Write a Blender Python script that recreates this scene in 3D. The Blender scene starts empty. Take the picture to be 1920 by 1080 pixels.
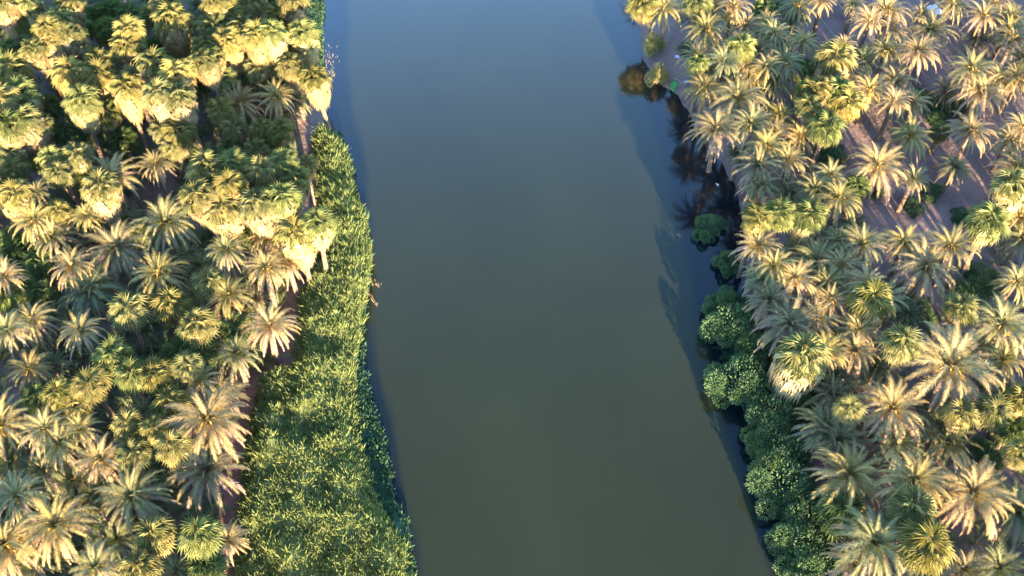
import bpy, math, random
import numpy as np
from mathutils import Vector, Matrix, Euler, noise

random.seed(7)
rng = np.random.default_rng(11)
R = math.radians
scene = bpy.context.scene
col = scene.collection

# ------------------------------------------------------------------ camera, sky, sun, exposure
CAM_H, PITCH, FOC = 110.0, 54.0, 2000.0          # metres, degrees below the horizon, focal length in 1920-px units
SUN_EL, SUN_AZ = 12.5, 16.0                      # elevation; degrees the sun stands to the right of straight behind the camera
cam_d = bpy.data.cameras.new('camera')
cam = bpy.data.objects.new('camera', cam_d)
col.objects.link(cam)
cam.location = (0, 0, CAM_H)
cam.rotation_euler = (R(90 - PITCH), 0, 0)
cam_d.sensor_width = 36
cam_d.lens = 36 * FOC / 1920
cam_d.clip_end = 6000
scene.camera = cam

world = bpy.data.worlds.new('World')
scene.world = world
world.use_nodes = True
wn = world.node_tree
sky = wn.nodes.new('ShaderNodeTexSky')
sky.sky_type = 'NISHITA'
sky.sun_disc = False
sky.sun_elevation = R(SUN_EL)
sky.sun_rotation = R(180 - SUN_AZ)
sky.air_density = 1.0
sky.dust_density = 0.2
sky.ozone_density = 3.5
bg = wn.nodes['Background']
bg.inputs['Strength'].default_value = 0.15
wn.links.new(sky.outputs[0], bg.inputs['Color'])

sun_d = bpy.data.lights.new('sun', 'SUN')
sun = bpy.data.objects.new('sun', sun_d)
col.objects.link(sun)
sun_d.energy = 5.0
sun_d.angle = R(0.6)
sun_d.color = (1.0, 0.765, 0.48)
to_sun = Vector((math.sin(R(SUN_AZ)) * math.cos(R(SUN_EL)), -math.cos(R(SUN_AZ)) * math.cos(R(SUN_EL)), math.sin(R(SUN_EL))))
sun.rotation_euler = to_sun.to_track_quat('Z', 'Y').to_euler()
sun.location = to_sun * 300

scene.view_settings.view_transform = 'Standard'
scene.view_settings.look = 'None'
scene.view_settings.gamma = 1
scene.view_settings.exposure = 2.85
scene.cycles.max_bounces = 6
scene.cycles.diffuse_bounces = 3
scene.cycles.transmission_bounces = 3

# ------------------------------------------------------------------ helpers
FWD = Vector((0, math.cos(R(PITCH)), -math.sin(R(PITCH))))
UPV = Vector((0, math.sin(R(PITCH)), math.cos(R(PITCH))))


def at(px, py, z=0.0):
    """point of the place seen at a spot of the photograph (1920x1080), at height z"""
    d = FWD + Vector((1, 0, 0)) * ((px - 960) / FOC) - UPV * ((py - 540) / FOC)
    t = (z - CAM_H) / d.z
    return Vector((0, 0, CAM_H)) + d * t


def depth(p):
    return (p - Vector((0, 0, CAM_H))).dot(FWD)


def tag(o, label=None, cat=None, group=None, kind=None):
    for k, v in (('label', label), ('category', cat), ('group', group), ('kind', kind)):
        if v:
            o[k] = v
    return o


def mesh(name, verts, faces, m=None, smooth=False):
    me = bpy.data.meshes.new(name)
    me.from_pydata([tuple(v) for v in verts], [], faces)
    if m:
        me.materials.append(m)
    if smooth:
        me.polygons.foreach_set('use_smooth', [True] * len(me.polygons))
    me.update()
    return me


def link(name, me, parent=None, loc=None, rot=None, scl=None):
    o = bpy.data.objects.new(name, me)
    col.objects.link(o)
    if parent:
        o.parent = parent
    if loc is not None:
        o.location = loc
    if rot is not None:
        o.rotation_euler = rot
    if scl is not None:
        o.scale = scl if hasattr(scl, '__len__') else (scl, scl, scl)
    return o


class MB:
    def __init__(self):
        self.v, self.f, self.c = [], [], []

    def tri(self, a, b, c, k=0.5):
        n = len(self.v); self.v += [a, b, c]; self.f.append((n, n + 1, n + 2)); self.c += [k] * 3

    def quad(self, a, b, c, d, k=0.5):
        n = len(self.v); self.v += [a, b, c, d]; self.f.append((n, n + 1, n + 2, n + 3)); self.c += [k] * 4

    def tube(self, pts, rad, sides=8, cap=True, k=0.5):
        pts = [Vector(p) for p in pts]
        n0 = len(self.v)
        for i, p in enumerate(pts):
            t = (pts[min(i + 1, len(pts) - 1)] - pts[max(i - 1, 0)]).normalized()
            a = t.cross(Vector((0.13, 0.97, 0.2))).normalized()
            b = t.cross(a)
            r = rad[i] if hasattr(rad, '__len__') else rad
            for s in range(sides):
                an = 2 * math.pi * s / sides
                self.v.append(p + a * math.cos(an) * r + b * math.sin(an) * r); self.c.append(k)
        for i in range(len(pts) - 1):
            for s in range(sides):
                s2 = (s + 1) % sides
                self.f.append((n0 + i * sides + s, n0 + i * sides + s2, n0 + (i + 1) * sides + s2, n0 + (i + 1) * sides + s))
        if cap:
            self.f.append(tuple(n0 + (len(pts) - 1) * sides + s for s in range(sides)))
            self.f.append(tuple(n0 + s for s in reversed(range(sides))))

    def add(self, other, mat):
        n0 = len(self.v)
        self.v += [mat @ Vector(p) for p in other.v]
        self.f += [tuple(i + n0 for i in f) for f in other.f]
        self.c += other.c

    def me(self, name, m, smooth=False):
        me = mesh(name, self.v, self.f, m, smooth)
        at_ = me.attributes.new('tone', 'FLOAT', 'POINT')
        at_.data.foreach_set('value', np.array(self.c, dtype=np.float32))
        return me


# ------------------------------------------------------------------ materials
def mat_new(name):
    m = bpy.data.materials.new(name)
    m.use_nodes = True
    nt = m.node_tree
    return m, nt, nt.nodes['Principled BSDF'], nt.nodes['Material Output']


def leaf_mat(name, dark, light, transl=0.25, rough=0.55, tcol=None, spec=0.25):
    """leaf colour varies from leaf to leaf (attribute) and from object to object"""
    m, nt, bs, out = mat_new(name)
    N, L = nt.nodes, nt.links
    a = N.new('ShaderNodeAttribute'); a.attribute_name = 'tone'
    oi = N.new('ShaderNodeObjectInfo')
    ad = N.new('ShaderNodeMath'); ad.operation = 'MULTIPLY_ADD'
    L.new(oi.outputs['Random'], ad.inputs[0]); ad.inputs[1].default_value = 0.55
    sc = N.new('ShaderNodeMath'); sc.operation = 'MULTIPLY'; sc.inputs[1].default_value = 0.5
    L.new(a.outputs['Fac'], sc.inputs[0]); L.new(sc.outputs[0], ad.inputs[2])
    mx = N.new('ShaderNodeMix'); mx.data_type = 'RGBA'
    L.new(ad.outputs[0], mx.inputs['Factor'])
    mx.inputs['A'].default_value = (*dark, 1); mx.inputs['B'].default_value = (*light, 1)
    tn = N.new('ShaderNodeMix'); tn.data_type = 'RGBA'; tn.blend_type = 'MULTIPLY'; tn.inputs['Factor'].default_value = 1
    L.new(mx.outputs['Result'], tn.inputs['A']); L.new(oi.outputs['Color'], tn.inputs['B'])     # tint per plant; palms in shade get theirs darkened
    mx = tn
    L.new(mx.outputs['Result'], bs.inputs['Base Color'])
    bs.inputs['Roughness'].default_value = rough
    bs.inputs['Specular IOR Level'].default_value = spec
    tr = N.new('ShaderNodeBsdfTranslucent')
    tm = N.new('ShaderNodeMix'); tm.data_type = 'RGBA'; tm.blend_type = 'MULTIPLY'; tm.inputs['Factor'].default_value = 1
    L.new(mx.outputs['Result'], tm.inputs['A']); tm.inputs['B'].default_value = (*(tcol or (1.1, 1.2, 0.6)), 1)
    L.new(tm.outputs['Result'], tr.inputs['Color'])
    ms = N.new('ShaderNodeMixShader'); ms.inputs[0].default_value = transl
    L.new(bs.outputs[0], ms.inputs[1]); L.new(tr.outputs[0], ms.inputs[2])
    L.new(ms.outputs[0], out.inputs['Surface'])
    return m


def noise_mat(name, c1, c2, scale, rough=0.9, bump=0.0, c3=None, bscale=None):
    m, nt, bs, out = mat_new(name)
    N, L = nt.nodes, nt.links
    tc = N.new('ShaderNodeTexCoord')
    nz = N.new('ShaderNodeTexNoise'); nz.inputs['Scale'].default_value = scale; nz.inputs['Detail'].default_value = 8; nz.inputs['Roughness'].default_value = 0.62
    L.new(tc.outputs['Object'], nz.inputs['Vector'])
    rp = N.new('ShaderNodeValToRGB')
    rp.color_ramp.elements[0].position = 0.33; rp.color_ramp.elements[0].color = (*c1, 1)
    rp.color_ramp.elements[1].position = 0.68; rp.color_ramp.elements[1].color = (*c2, 1)
    if c3:
        e = rp.color_ramp.elements.new(0.5); e.color = (*c3, 1)
    L.new(nz.outputs['Fac'], rp.inputs['Fac']); L.new(rp.outputs['Color'], bs.inputs['Base Color'])
    bs.inputs['Roughness'].default_value = rough
    bs.inputs['Specular IOR Level'].default_value = 0.2
    if bump:
        n2 = N.new('ShaderNodeTexNoise'); n2.inputs['Scale'].default_value = bscale or scale * 6; n2.inputs['Detail'].default_value = 6
        L.new(tc.outputs['Object'], n2.inputs['Vector'])
        bp = N.new('ShaderNodeBump'); bp.inputs['Strength'].default_value = bump; bp.inputs['Distance'].default_value = 0.3
        L.new(n2.outputs['Fac'], bp.inputs['Height']); L.new(bp.outputs['Normal'], bs.inputs['Normal'])
    return m


M = {}
M['frond'] = leaf_mat('date_frond_leaf', (0.10, 0.105, 0.045), (0.40, 0.325, 0.155), 0.18, spec=0.12)
M['frond_low'] = leaf_mat('old_lit_date_frond_leaf', (0.22, 0.165, 0.11), (0.50, 0.36, 0.25), 0.15, spec=0.1, tcol=(1.1, .9, .6))  # dry old fronds; warm light on the lower crown is painted in too
M['fan'] = leaf_mat('fan_leaf', (0.085, 0.115, 0.045), (0.38, 0.34, 0.15), 0.26, spec=0.12)
M['skirt'] = leaf_mat('dead_thatch', (0.19, 0.135, 0.075), (0.42, 0.33, 0.18), 0.12, spec=0.1, tcol=(1, .9, .6))
M['reed'] = leaf_mat('reed_leaf', (0.115, 0.16, 0.06), (0.235, 0.265, 0.10), 0.45, spec=0.08)
M['rush'] = leaf_mat('rush_leaf', (0.035, 0.085, 0.05), (0.08, 0.135, 0.07), 0.35, spec=0.08)
M['shrub'] = leaf_mat('shrub_leaf', (0.08, 0.15, 0.08), (0.165, 0.225, 0.10), 0.4, spec=0.08)
M['shrub_pale'] = leaf_mat('tamarisk_leaf', (0.24, 0.22, 0.09), (0.46, 0.40, 0.17), 0.3)
M['under'] = leaf_mat('undergrowth_leaf', (0.06, 0.095, 0.045), (0.19, 0.21, 0.10), 0.28, spec=0.1)
M['trunk'] = noise_mat('palm_bark', (0.13, 0.085, 0.06), (0.30, 0.21, 0.15), 6, bump=0.5, bscale=18)
M['fruit'] = noise_mat('date_stalks', (0.40, 0.21, 0.05), (0.60, 0.38, 0.10), 4, 0.7)
M['ground'] = noise_mat('sandy_earth', (0.125, 0.07, 0.06), (0.27, 0.18, 0.155), 0.14, bump=0.6, c3=(0.20, 0.14, 0.125), bscale=1.6)
M['green_boat'] = noise_mat('green_hull', (0.01, 0.45, 0.05), (0.04, 0.62, 0.10), 3, 0.4)
M['blue'] = noise_mat('blue_plastic', (0.02, 0.20, 0.42), (0.05, 0.30, 0.55), 3, 0.5)
M['pale_blue'] = noise_mat('pale_blue_plastic', (0.40, 0.52, 0.80), (0.6, 0.7, 0.9), 3, 0.5)
M['white'] = noise_mat('white_plastic', (0.72, 0.72, 0.72), (0.86, 0.85, 0.84), 2, 0.5)
M['dry'] = noise_mat('dry_stems', (0.22, 0.15, 0.09), (0.42, 0.32, 0.2), 3, 0.8)
M['wood'] = noise_mat('dead_wood', (0.30, 0.22, 0.18), (0.5, 0.4, 0.33), 3, 0.8)

# ------------------------------------------------------------------ ground and river
ZW = -1.3
LB = [(596, -60), (600, 0), (601, 60), (604, 150), (612, 215), (640, 265), (655, 305), (664, 350), (682, 400), (688, 470), (686, 520), (676, 570), (678, 640), (688, 720), (704, 775), (720, 830), (730, 900), (742, 945), (762, 985), (770, 1040), (778, 1090), (786, 1150)]
RB = [(1135, -60), (1165, 0), (1192, 45), (1200, 95), (1212, 132), (1230, 156), (1264, 176), (1300, 230), (1345, 300), (1375, 350), (1388, 420), (1392, 480), (1396, 540), (1400, 600), (1415, 680), (1440, 760), (1455, 820), (1475, 890), (1500, 960), (1515, 1030), (1530, 1090), (1545, 1150)]


def bank(px_list):
    P = sorted([at(x, y, ZW) for x, y in px_list], key=lambda p: p.y)
    ys = [p.y for p in P]; xs = [p.x for p in P]
    # the river runs on beyond the picture
    s0 = (xs[6] - xs[0]) / (ys[6] - ys[0]); s1 = (xs[-1] - xs[-6]) / (ys[-1] - ys[-6])
    ys = [-900.0, ys[0] - 60] + ys + [ys[-1] + 60, 1800.0]
    xs = [xs[0] - s0 * 60 - 40 * s0, xs[0] - s0 * 60] + xs + [xs[-1] + s1 * 60, xs[-1] + s1 * 60 - 120]
    return np.array(ys), np.array(xs)


LY, LX = bank(LB)
RY, RX = bank(RB)


def xl(y): return np.interp(y, LY, LX)
def xr(y): return np.interp(y, RY, RX)


def ground_z(x, y):
    d = max(float(xl(y)) - x, x - float(xr(y)))       # metres from the water's edge, negative in the river
    if d < 0:
        return ZW - min(2.5, -d * 0.35)
    n = noise.noise(Vector((x * 0.06, y * 0.06, 3.1))) * 0.5 + noise.noise(Vector((x * 0.21, y * 0.21, 1.7))) * 0.18
    k = min(1.0, d / 6.0)
    return ZW + 1.3 * (k * k * (3 - 2 * k)) + n * min(1, d / 8.0) * 0.7


def axis(lo, hi, step, far):
    core = list(np.arange(lo, hi + 0.01, step))
    out, s, v = [], step, hi
    while v < far:
        s *= 1.35; v += s; out.append(v)
    back, s, v = [], step, lo
    while v > -far:
        s *= 1.35; v -= s; back.append(v)
    return list(reversed(back)) + core + out


gx, gy = axis(-95, 95, 1.25, 2500), axis(15, 190, 1.25, 2500)
gv = [(x, y, ground_z(x, y)) for y in gy for x in gx]
nx = len(gx)
gf = [(j * nx + i, j * nx + i + 1, (j + 1) * nx + i + 1, (j + 1) * nx + i) for j in range(len(gy) - 1) for i in range(nx - 1)]
tag(link('ground', mesh('ground', gv, gf, M['ground'], True)), kind='structure')

M['path'] = noise_mat('red_earth', (0.20, 0.085, 0.06), (0.30, 0.15, 0.11), 0.5, bump=0.3, bscale=3)
pv, pf = [], []
PATH = [at(x, y, 0) for x, y in ((556, 455), (548, 500), (532, 570), (520, 630), (494, 682), (464, 728), (450, 790), (440, 850), (434, 930), (426, 1010), (415, 1100))]
PY = np.array([p.y for p in reversed(PATH)]); PX = np.array([p.x for p in reversed(PATH)])
pys = np.arange(PY[0], PY[-1], .5)
for y in pys:
    xc = float(np.interp(y, PY, PX)) + .4 * noise.noise(Vector((0, y * .3, 8)))
    hw = 1.5 + .4 * noise.noise(Vector((5, y * .25, 8)))
    for u in np.linspace(-1, 1, 7):
        x = xc + hw * u
        pv.append((x, y, ground_z(x, y) + .07 - .12 * abs(u) ** 6))
pf = [(j * 7 + i, j * 7 + i + 1, j * 7 + i + 8, j * 7 + i + 7) for j in range(len(pys) - 1) for i in range(6)]
tag(link('path', mesh('path', pv, pf, M['path'], True)), kind='structure')

# river: a sheet between the banks, running on under their edges
wm, nt, bs, out = mat_new('river_water')
N, L = nt.nodes, nt.links
tc = N.new('ShaderNodeTexCoord')
mp = N.new('ShaderNodeMapping'); mp.inputs['Scale'].default_value = (1, 0.6, 1)
L.new(tc.outputs['Object'], mp.inputs['Vector'])
nz = N.new('ShaderNodeTexNoise'); nz.inputs['Scale'].default_value = 0.05; nz.inputs['Detail'].default_value = 5
L.new(mp.outputs[0], nz.inputs['Vector'])
at_s = N.new('ShaderNodeAttribute'); at_s.attribute_name = 'lit_mask'
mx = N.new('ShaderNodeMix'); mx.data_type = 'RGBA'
ns = N.new('ShaderNodeTexNoise'); ns.inputs['Scale'].default_value = 0.5; ns.inputs['Detail'].default_value = 6; ns.inputs['Roughness'].default_value = 0.7
ms_ = N.new('ShaderNodeMapping'); ms_.inputs['Scale'].default_value = (1, 0.18, 1); ms_.inputs['Rotation'].default_value = (0, 0, -0.15)
L.new(tc.outputs['Object'], ms_.inputs['Vector']); L.new(ms_.outputs[0], ns.inputs['Vector'])
mx.inputs['A'].default_value = (0.006, 0.012, 0.016, 1); mx.inputs['B'].default_value = (0.0235, 0.0305, 0.0145, 1)  # dark margins are bank shade painted into the water colour
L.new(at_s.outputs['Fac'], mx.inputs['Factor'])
m2 = N.new('ShaderNodeMix'); m2.data_type = 'RGBA'; m2.blend_type = 'MULTIPLY'
m2.inputs['Factor'].default_value = 0.5
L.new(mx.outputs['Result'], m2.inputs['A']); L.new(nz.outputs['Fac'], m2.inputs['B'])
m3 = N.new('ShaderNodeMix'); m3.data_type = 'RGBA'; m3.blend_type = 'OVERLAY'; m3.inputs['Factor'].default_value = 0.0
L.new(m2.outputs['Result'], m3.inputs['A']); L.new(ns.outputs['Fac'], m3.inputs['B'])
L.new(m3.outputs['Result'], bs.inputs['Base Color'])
bs.inputs['Roughness'].default_value = 0.6
bs.inputs['Specular IOR Level'].default_value = 0.0
rn = N.new('ShaderNodeTexNoise'); rn.inputs['Scale'].default_value = 2.2; rn.inputs['Detail'].default_value = 3
L.new(mp.outputs[0], rn.inputs['Vector'])
bp = N.new('ShaderNodeBump'); bp.inputs['Strength'].default_value = 0.07; bp.inputs['Distance'].default_value = 0.06
L.new(rn.outputs['Fac'], bp.inputs['Height'])
gl = N.new('ShaderNodeBsdfGlossy'); gl.inputs['Roughness'].default_value = 0.09
L.new(bp.outputs['Normal'], gl.inputs['Normal'])
lw = N.new('ShaderNodeLayerWeight'); lw.inputs['Blend'].default_value = 0.5          # 1 - cos of the view angle: ripples reflect more towards grazing
pw = N.new('ShaderNodeMath'); pw.operation = 'POWER'; pw.inputs[1].default_value = 3.0
L.new(lw.outputs['Facing'], pw.inputs[0])
ma = N.new('ShaderNodeMath'); ma.operation = 'MULTIPLY_ADD'; ma.inputs[1].default_value = 3.0; ma.inputs[2].default_value = 0.026; ma.use_clamp = True
L.new(pw.outputs[0], ma.inputs[0])
wmx = N.new('ShaderNodeMixShader')
L.new(ma.outputs[0], wmx.inputs[0]); L.new(bs.outputs[0], wmx.inputs[1]); L.new(gl.outputs[0], wmx.inputs[2])
L.new(wmx.outputs[0], out.inputs['Surface'])

SL = [(652, -60), (655, 0), (650, 120), (655, 180), (668, 240), (684, 320), (692, 420), (694, 500), (692, 600), (706, 690), (728, 780), (744, 860), (758, 930), (772, 1000), (784, 1090)]  # edge of the painted shade strip along the left bank
SR = [(1150, -60), (1178, 20), (1196, 120), (1220, 220), (1252, 320), (1276, 410), (1292, 490), (1308, 580), (1332, 680), (1360, 780), (1384, 860), (1412, 950), (1440, 1040), (1456, 1090)]  # edge of the painted shade strip along the right bank
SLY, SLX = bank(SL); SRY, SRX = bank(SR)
wy = axis(15, 190, 1.0, 1700)
us = np.linspace(0, 1, 90)
wv, wf, lit_mask = [], [], []
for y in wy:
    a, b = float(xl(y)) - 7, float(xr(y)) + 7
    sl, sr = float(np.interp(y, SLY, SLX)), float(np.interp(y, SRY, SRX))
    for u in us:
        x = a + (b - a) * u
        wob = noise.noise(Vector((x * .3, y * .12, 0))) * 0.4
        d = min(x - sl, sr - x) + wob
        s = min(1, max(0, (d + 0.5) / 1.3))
        wv.append((x, y, ZW)); lit_mask.append(s * s * (3 - 2 * s))
nw = len(us)
wf = [(j * nw + i, j * nw + i + 1, (j + 1) * nw + i + 1, (j + 1) * nw + i) for j in range(len(wy) - 1) for i in range(nw - 1)]
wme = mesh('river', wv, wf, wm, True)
ta = wme.attributes.new('lit_mask', 'FLOAT', 'POINT'); ta.data.foreach_set('value', np.array(lit_mask, dtype=np.float32))
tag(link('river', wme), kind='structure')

# ------------------------------------------------------------------ palm building blocks
def frond_mb(e0, bend, length=3.65, wid=0.60, seed=0, n=30):
    rd = random.Random(seed)
    mb = MB()
    S = 14
    pts, p, tans = [], Vector((0.12, 0, 0)), []
    side = rd.uniform(-0.12, 0.12)
    for i in range(S + 1):
        s = i / S
        e = R(e0 - bend * s ** 1.6)
        t = Vector((math.cos(e), side * s, math.sin(e))).normalized()
        pts.append(p.copy()); tans.append(t)
        p = p + t * (length / S)

    def samp(s):
        f = s * S; i = min(int(f), S - 1); w = f - i
        return pts[i].lerp(pts[i + 1], w), tans[i].lerp(tans[i + 1], w).normalized()
    # midrib
    for i in range(0, S, 2):
        a, ta_ = pts[i], tans[i]; b, tb = pts[i + 2], tans[i + 2]
        la = Vector((0, 1, 0)) * (0.055 * (1 - i / S) + 0.012); lb = Vector((0, 1, 0)) * (0.055 * (1 - (i + 2) / S) + 0.012)
        mb.quad(a - la, a + la, b + lb, b - lb, 0.95)
    for j in range(n):
        s = 0.10 + 0.90 * j / (n - 1)
        q, t = samp(min(s, 0.999))
        lat = Vector((0, 1, 0)); up = t.cross(lat) * -1
        if up.z < 0 and abs(t.x) > 0.2:
            up = -up
        prof = math.sin(math.pi * min(1, 0.18 + 0.80 * s)) ** 0.7
        ln = wid * (0.35 + 0.75 * prof) * rd.uniform(0.85, 1.15)
        fa = R(56 - 30 * s)
        for sg in (-1, 1):
            d = (t * math.cos(fa) + lat * sg * math.sin(fa) * 0.9 + up * (0.26 * math.sin(fa)) + Vector((0, 0, -0.16))).normalized()
            d = (d + Vector((rd.uniform(-.1, .1), rd.uniform(-.1, .1), rd.uniform(-.12, .08)))).normalized()
            w = 0.056
            mb.tri(q - t * w, q + t * w, q + d * ln, rd.uniform(0, 1))
    return mb


CLASSES = [(80, 70), (67, 96), (54, 112), (40, 116), (25, 108), (8, 88), (-14, 60), (-40, 36)]
FR = [[frond_mb(e, b, seed=i * 10 + k, wid=0.46 if i < 6 else 0.40) for k in range(2)] for i, (e, b) in enumerate(CLASSES)]
FR_ME = [[fm.me('frond', M['frond'] if i < 5 else M['frond_low']) for fm in row] for i, row in enumerate(FR)]
COUNTS = [5, 5, 8, 10, 10, 8, 6, 3]


def crown_layout(rd, full=1.0):
    out, g = [], 0
    az = rd.uniform(0, 6.28)
    for i, c in enumerate(COUNTS):
        m = max(2, round(c * full))
        for k in range(m):
            az += 2.39996
            out.append((i, rd.randrange(2), az + rd.uniform(-.25, .25), rd.uniform(0.78, 1.12) * (.72 if i == 0 else .88 if i == 1 else 1), rd.uniform(-.12, .12), rd.uniform(-.12, .12)))
    return out


def date_crown_me(seed):
    rd = random.Random(seed); a, b = MB(), MB()
    for i, k, az, s, tx, ty in crown_layout(rd, 0.9):
        mt = Euler((tx, ty, az)).to_matrix().to_4x4() @ Matrix.Scale(s, 4)
        a.add(FR[i][k], mt)
    return a.me('crown', M['frond'])


DATE_CROWNS = [date_crown_me(100 + i) for i in range(5)]


def fanleaf_mb(e, seed, rad=0.92, stalk=1.0, dead=False):
    rd = random.Random(seed); mb = MB()
    er = R(e)
    t = Vector((math.cos(er), 0, math.sin(er)))
    e2 = er - R(26)
    t2 = Vector((math.cos(e2), 0, math.sin(e2)))
    h = t * stalk
    lat = Vector((0, 1, 0)); up = Vector((-math.sin(e2), 0, math.cos(e2)))
    mb.quad(Vector((0, -.035, 0)), Vector((0, .035, 0)), h + lat * .025, h - lat * .025, 0.4)
    n = 12; sp = R(112)
    for i in range(n):
        a = -sp + 2 * sp * i / (n - 1)
        hw = sp / (n - 1) * 0.72
        ln = rad * (0.72 + 0.28 * math.cos(a * 0.8)) * rd.uniform(.9, 1.08)

        def pt(an, r, z):
            return h + (t2 * math.cos(an) + lat * math.sin(an)) * r + up * z
        drop = -0.26 - 0.18 * abs(math.sin(a))
        tip = pt(a, ln, drop * ln) + Vector((0, 0, -0.12))
        k = rd.uniform(0, 1)
        mb.tri(h, pt(a - hw, ln * .5, -0.05 * ln), tip, k)
        mb.tri(h, tip, pt(a + hw, ln * .5, -0.05 * ln), k)
    return mb


FCL = [78, 58, 38, 18, 0, -18, -36]
FL = [[fanleaf_mb(e, i * 7 + k) for k in range(2)] for i, e in enumerate(FCL)]
FL_ME = [[m.me('leaf', M['fan']) for m in row] for row in FL]
FCOUNT = [4, 5, 6, 7, 7, 6, 5]


def fan_layout(rd):
    out = []; az = rd.uniform(0, 6.28)
    for i, c in enumerate(FCOUNT):
        for k in range(c):
            az += 2.39996
            out.append((i, rd.randrange(2), az + rd.uniform(-.3, .3), rd.uniform(.85, 1.15), rd.uniform(-.14, .14), rd.uniform(-.14, .14)))
    return out


def fan_crown_me(seed):
    rd = random.Random(seed); a = MB()
    for i, k, az, s, tx, ty in fan_layout(rd):
        a.add(FL[i][k], Euler((tx, ty, az)).to_matrix().to_4x4() @ Matrix.Scale(s, 4))
    return a.me('crown', M['fan'])


FAN_CROWNS = [fan_crown_me(200 + i) for i in range(6)]


def skirt_me(seed, length):
    """thatch of dead fan leaves hanging round the trunk"""
    rd = random.Random(seed); mb = MB()
    n = int(60 * length)
    for i in range(n):
        u = i / n
        z = 0.15 - u * length
        rr = (0.55 + 0.75 * math.sin(math.pi * min(1, 0.25 + 0.6 * u))) * (1 - 0.35 * u) * rd.uniform(.65, 1.25)
        az = i * 2.39996 + rd.uniform(-.3, .3)
        ca, sa = math.cos(az), math.sin(az)
        top = Vector((ca * rr * .45, sa * rr * .45, z + .35))
        mid = Vector((ca * rr, sa * rr, z))
        ln = rd.uniform(.6, 1.6)
        tw = Vector((-sa, ca, 0)) * rd.uniform(.22, .38)
        low = Vector((ca * rr * 0.92, sa * rr * 0.92, z - ln))
        k = rd.uniform(0, 1)
        mb.tri(top, mid - tw * .6, mid + tw * .6, k)
        for q in (-1, -.35, .3, .95):
            w = tw * 0.26
            mb.tri(mid + tw * q * .6 - w, mid + tw * q * .6 + w, low + tw * q * 1.2 + Vector((0, 0, rd.uniform(-.25, .25))), min(1, max(0, k + rd.uniform(-.25, .25))))
    return mb.me('skirt', M['skirt'])


SKIRT_L = [skirt_me(300 + i, 3.2) for i in range(3)]
SKIRT_S = [skirt_me(310 + i, 1.4) for i in range(3)]


def trunk_me(rb, rt, seed, stubs=True):
    """unit-high trunk with leaf-base rings"""
    rd = random.Random(seed); mb = MB()
    n = 16
    pts = [(0.05 * math.sin(i / n * 3 + seed), 0.05 * math.cos(i / n * 2.3 + seed) - 0.05 * math.cos(seed), i / n) for i in range(n + 1)]
    pts = [(x * (1 - (i / n)) , y * (1 - i / n), z) for i, (x, y, z) in enumerate(pts)]
    rad = [(rb + (rt - rb) * (i / n)) * (1.08 if i % 2 else 0.95) * (1.25 if i == 0 else 1) for i in range(n + 1)]
    mb.tube(pts, rad, 9)
    return mb.me('trunk', M['trunk'], True)


D_TRUNK = [trunk_me(.34, .27, i) for i in range(3)]
F_TRUNK = [trunk_me(.36, .22, 5 + i) for i in range(3)]


def fruit_me(seed):
    rd = random.Random(seed); mb = MB()
    for k in range(9):
        az = k * 2.4 + rd.uniform(-.3, .3); ca, sa = math.cos(az), math.sin(az)
        p0 = Vector((0, 0, .1)); p1 = Vector((ca * .5, sa * .5, .65)); p2 = Vector((ca * .85, sa * .85, .45))
        mb.tube([p0, p1, p2], [.09, .06, .03], 4, False)
        for j in range(14):
            d = Vector((ca + rd.uniform(-.6, .6), sa + rd.uniform(-.6, .6), rd.uniform(-1.2, .2))).normalized()
            w = Vector((-sa, ca, 0)) * .06
            mb.tri(p2 - w, p2 + w, p2 + d * rd.uniform(.4, .7))
    return mb.me('fruit_stalks', M['fruit'])


FRUIT = [fruit_me(400 + i) for i in range(2)]

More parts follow.
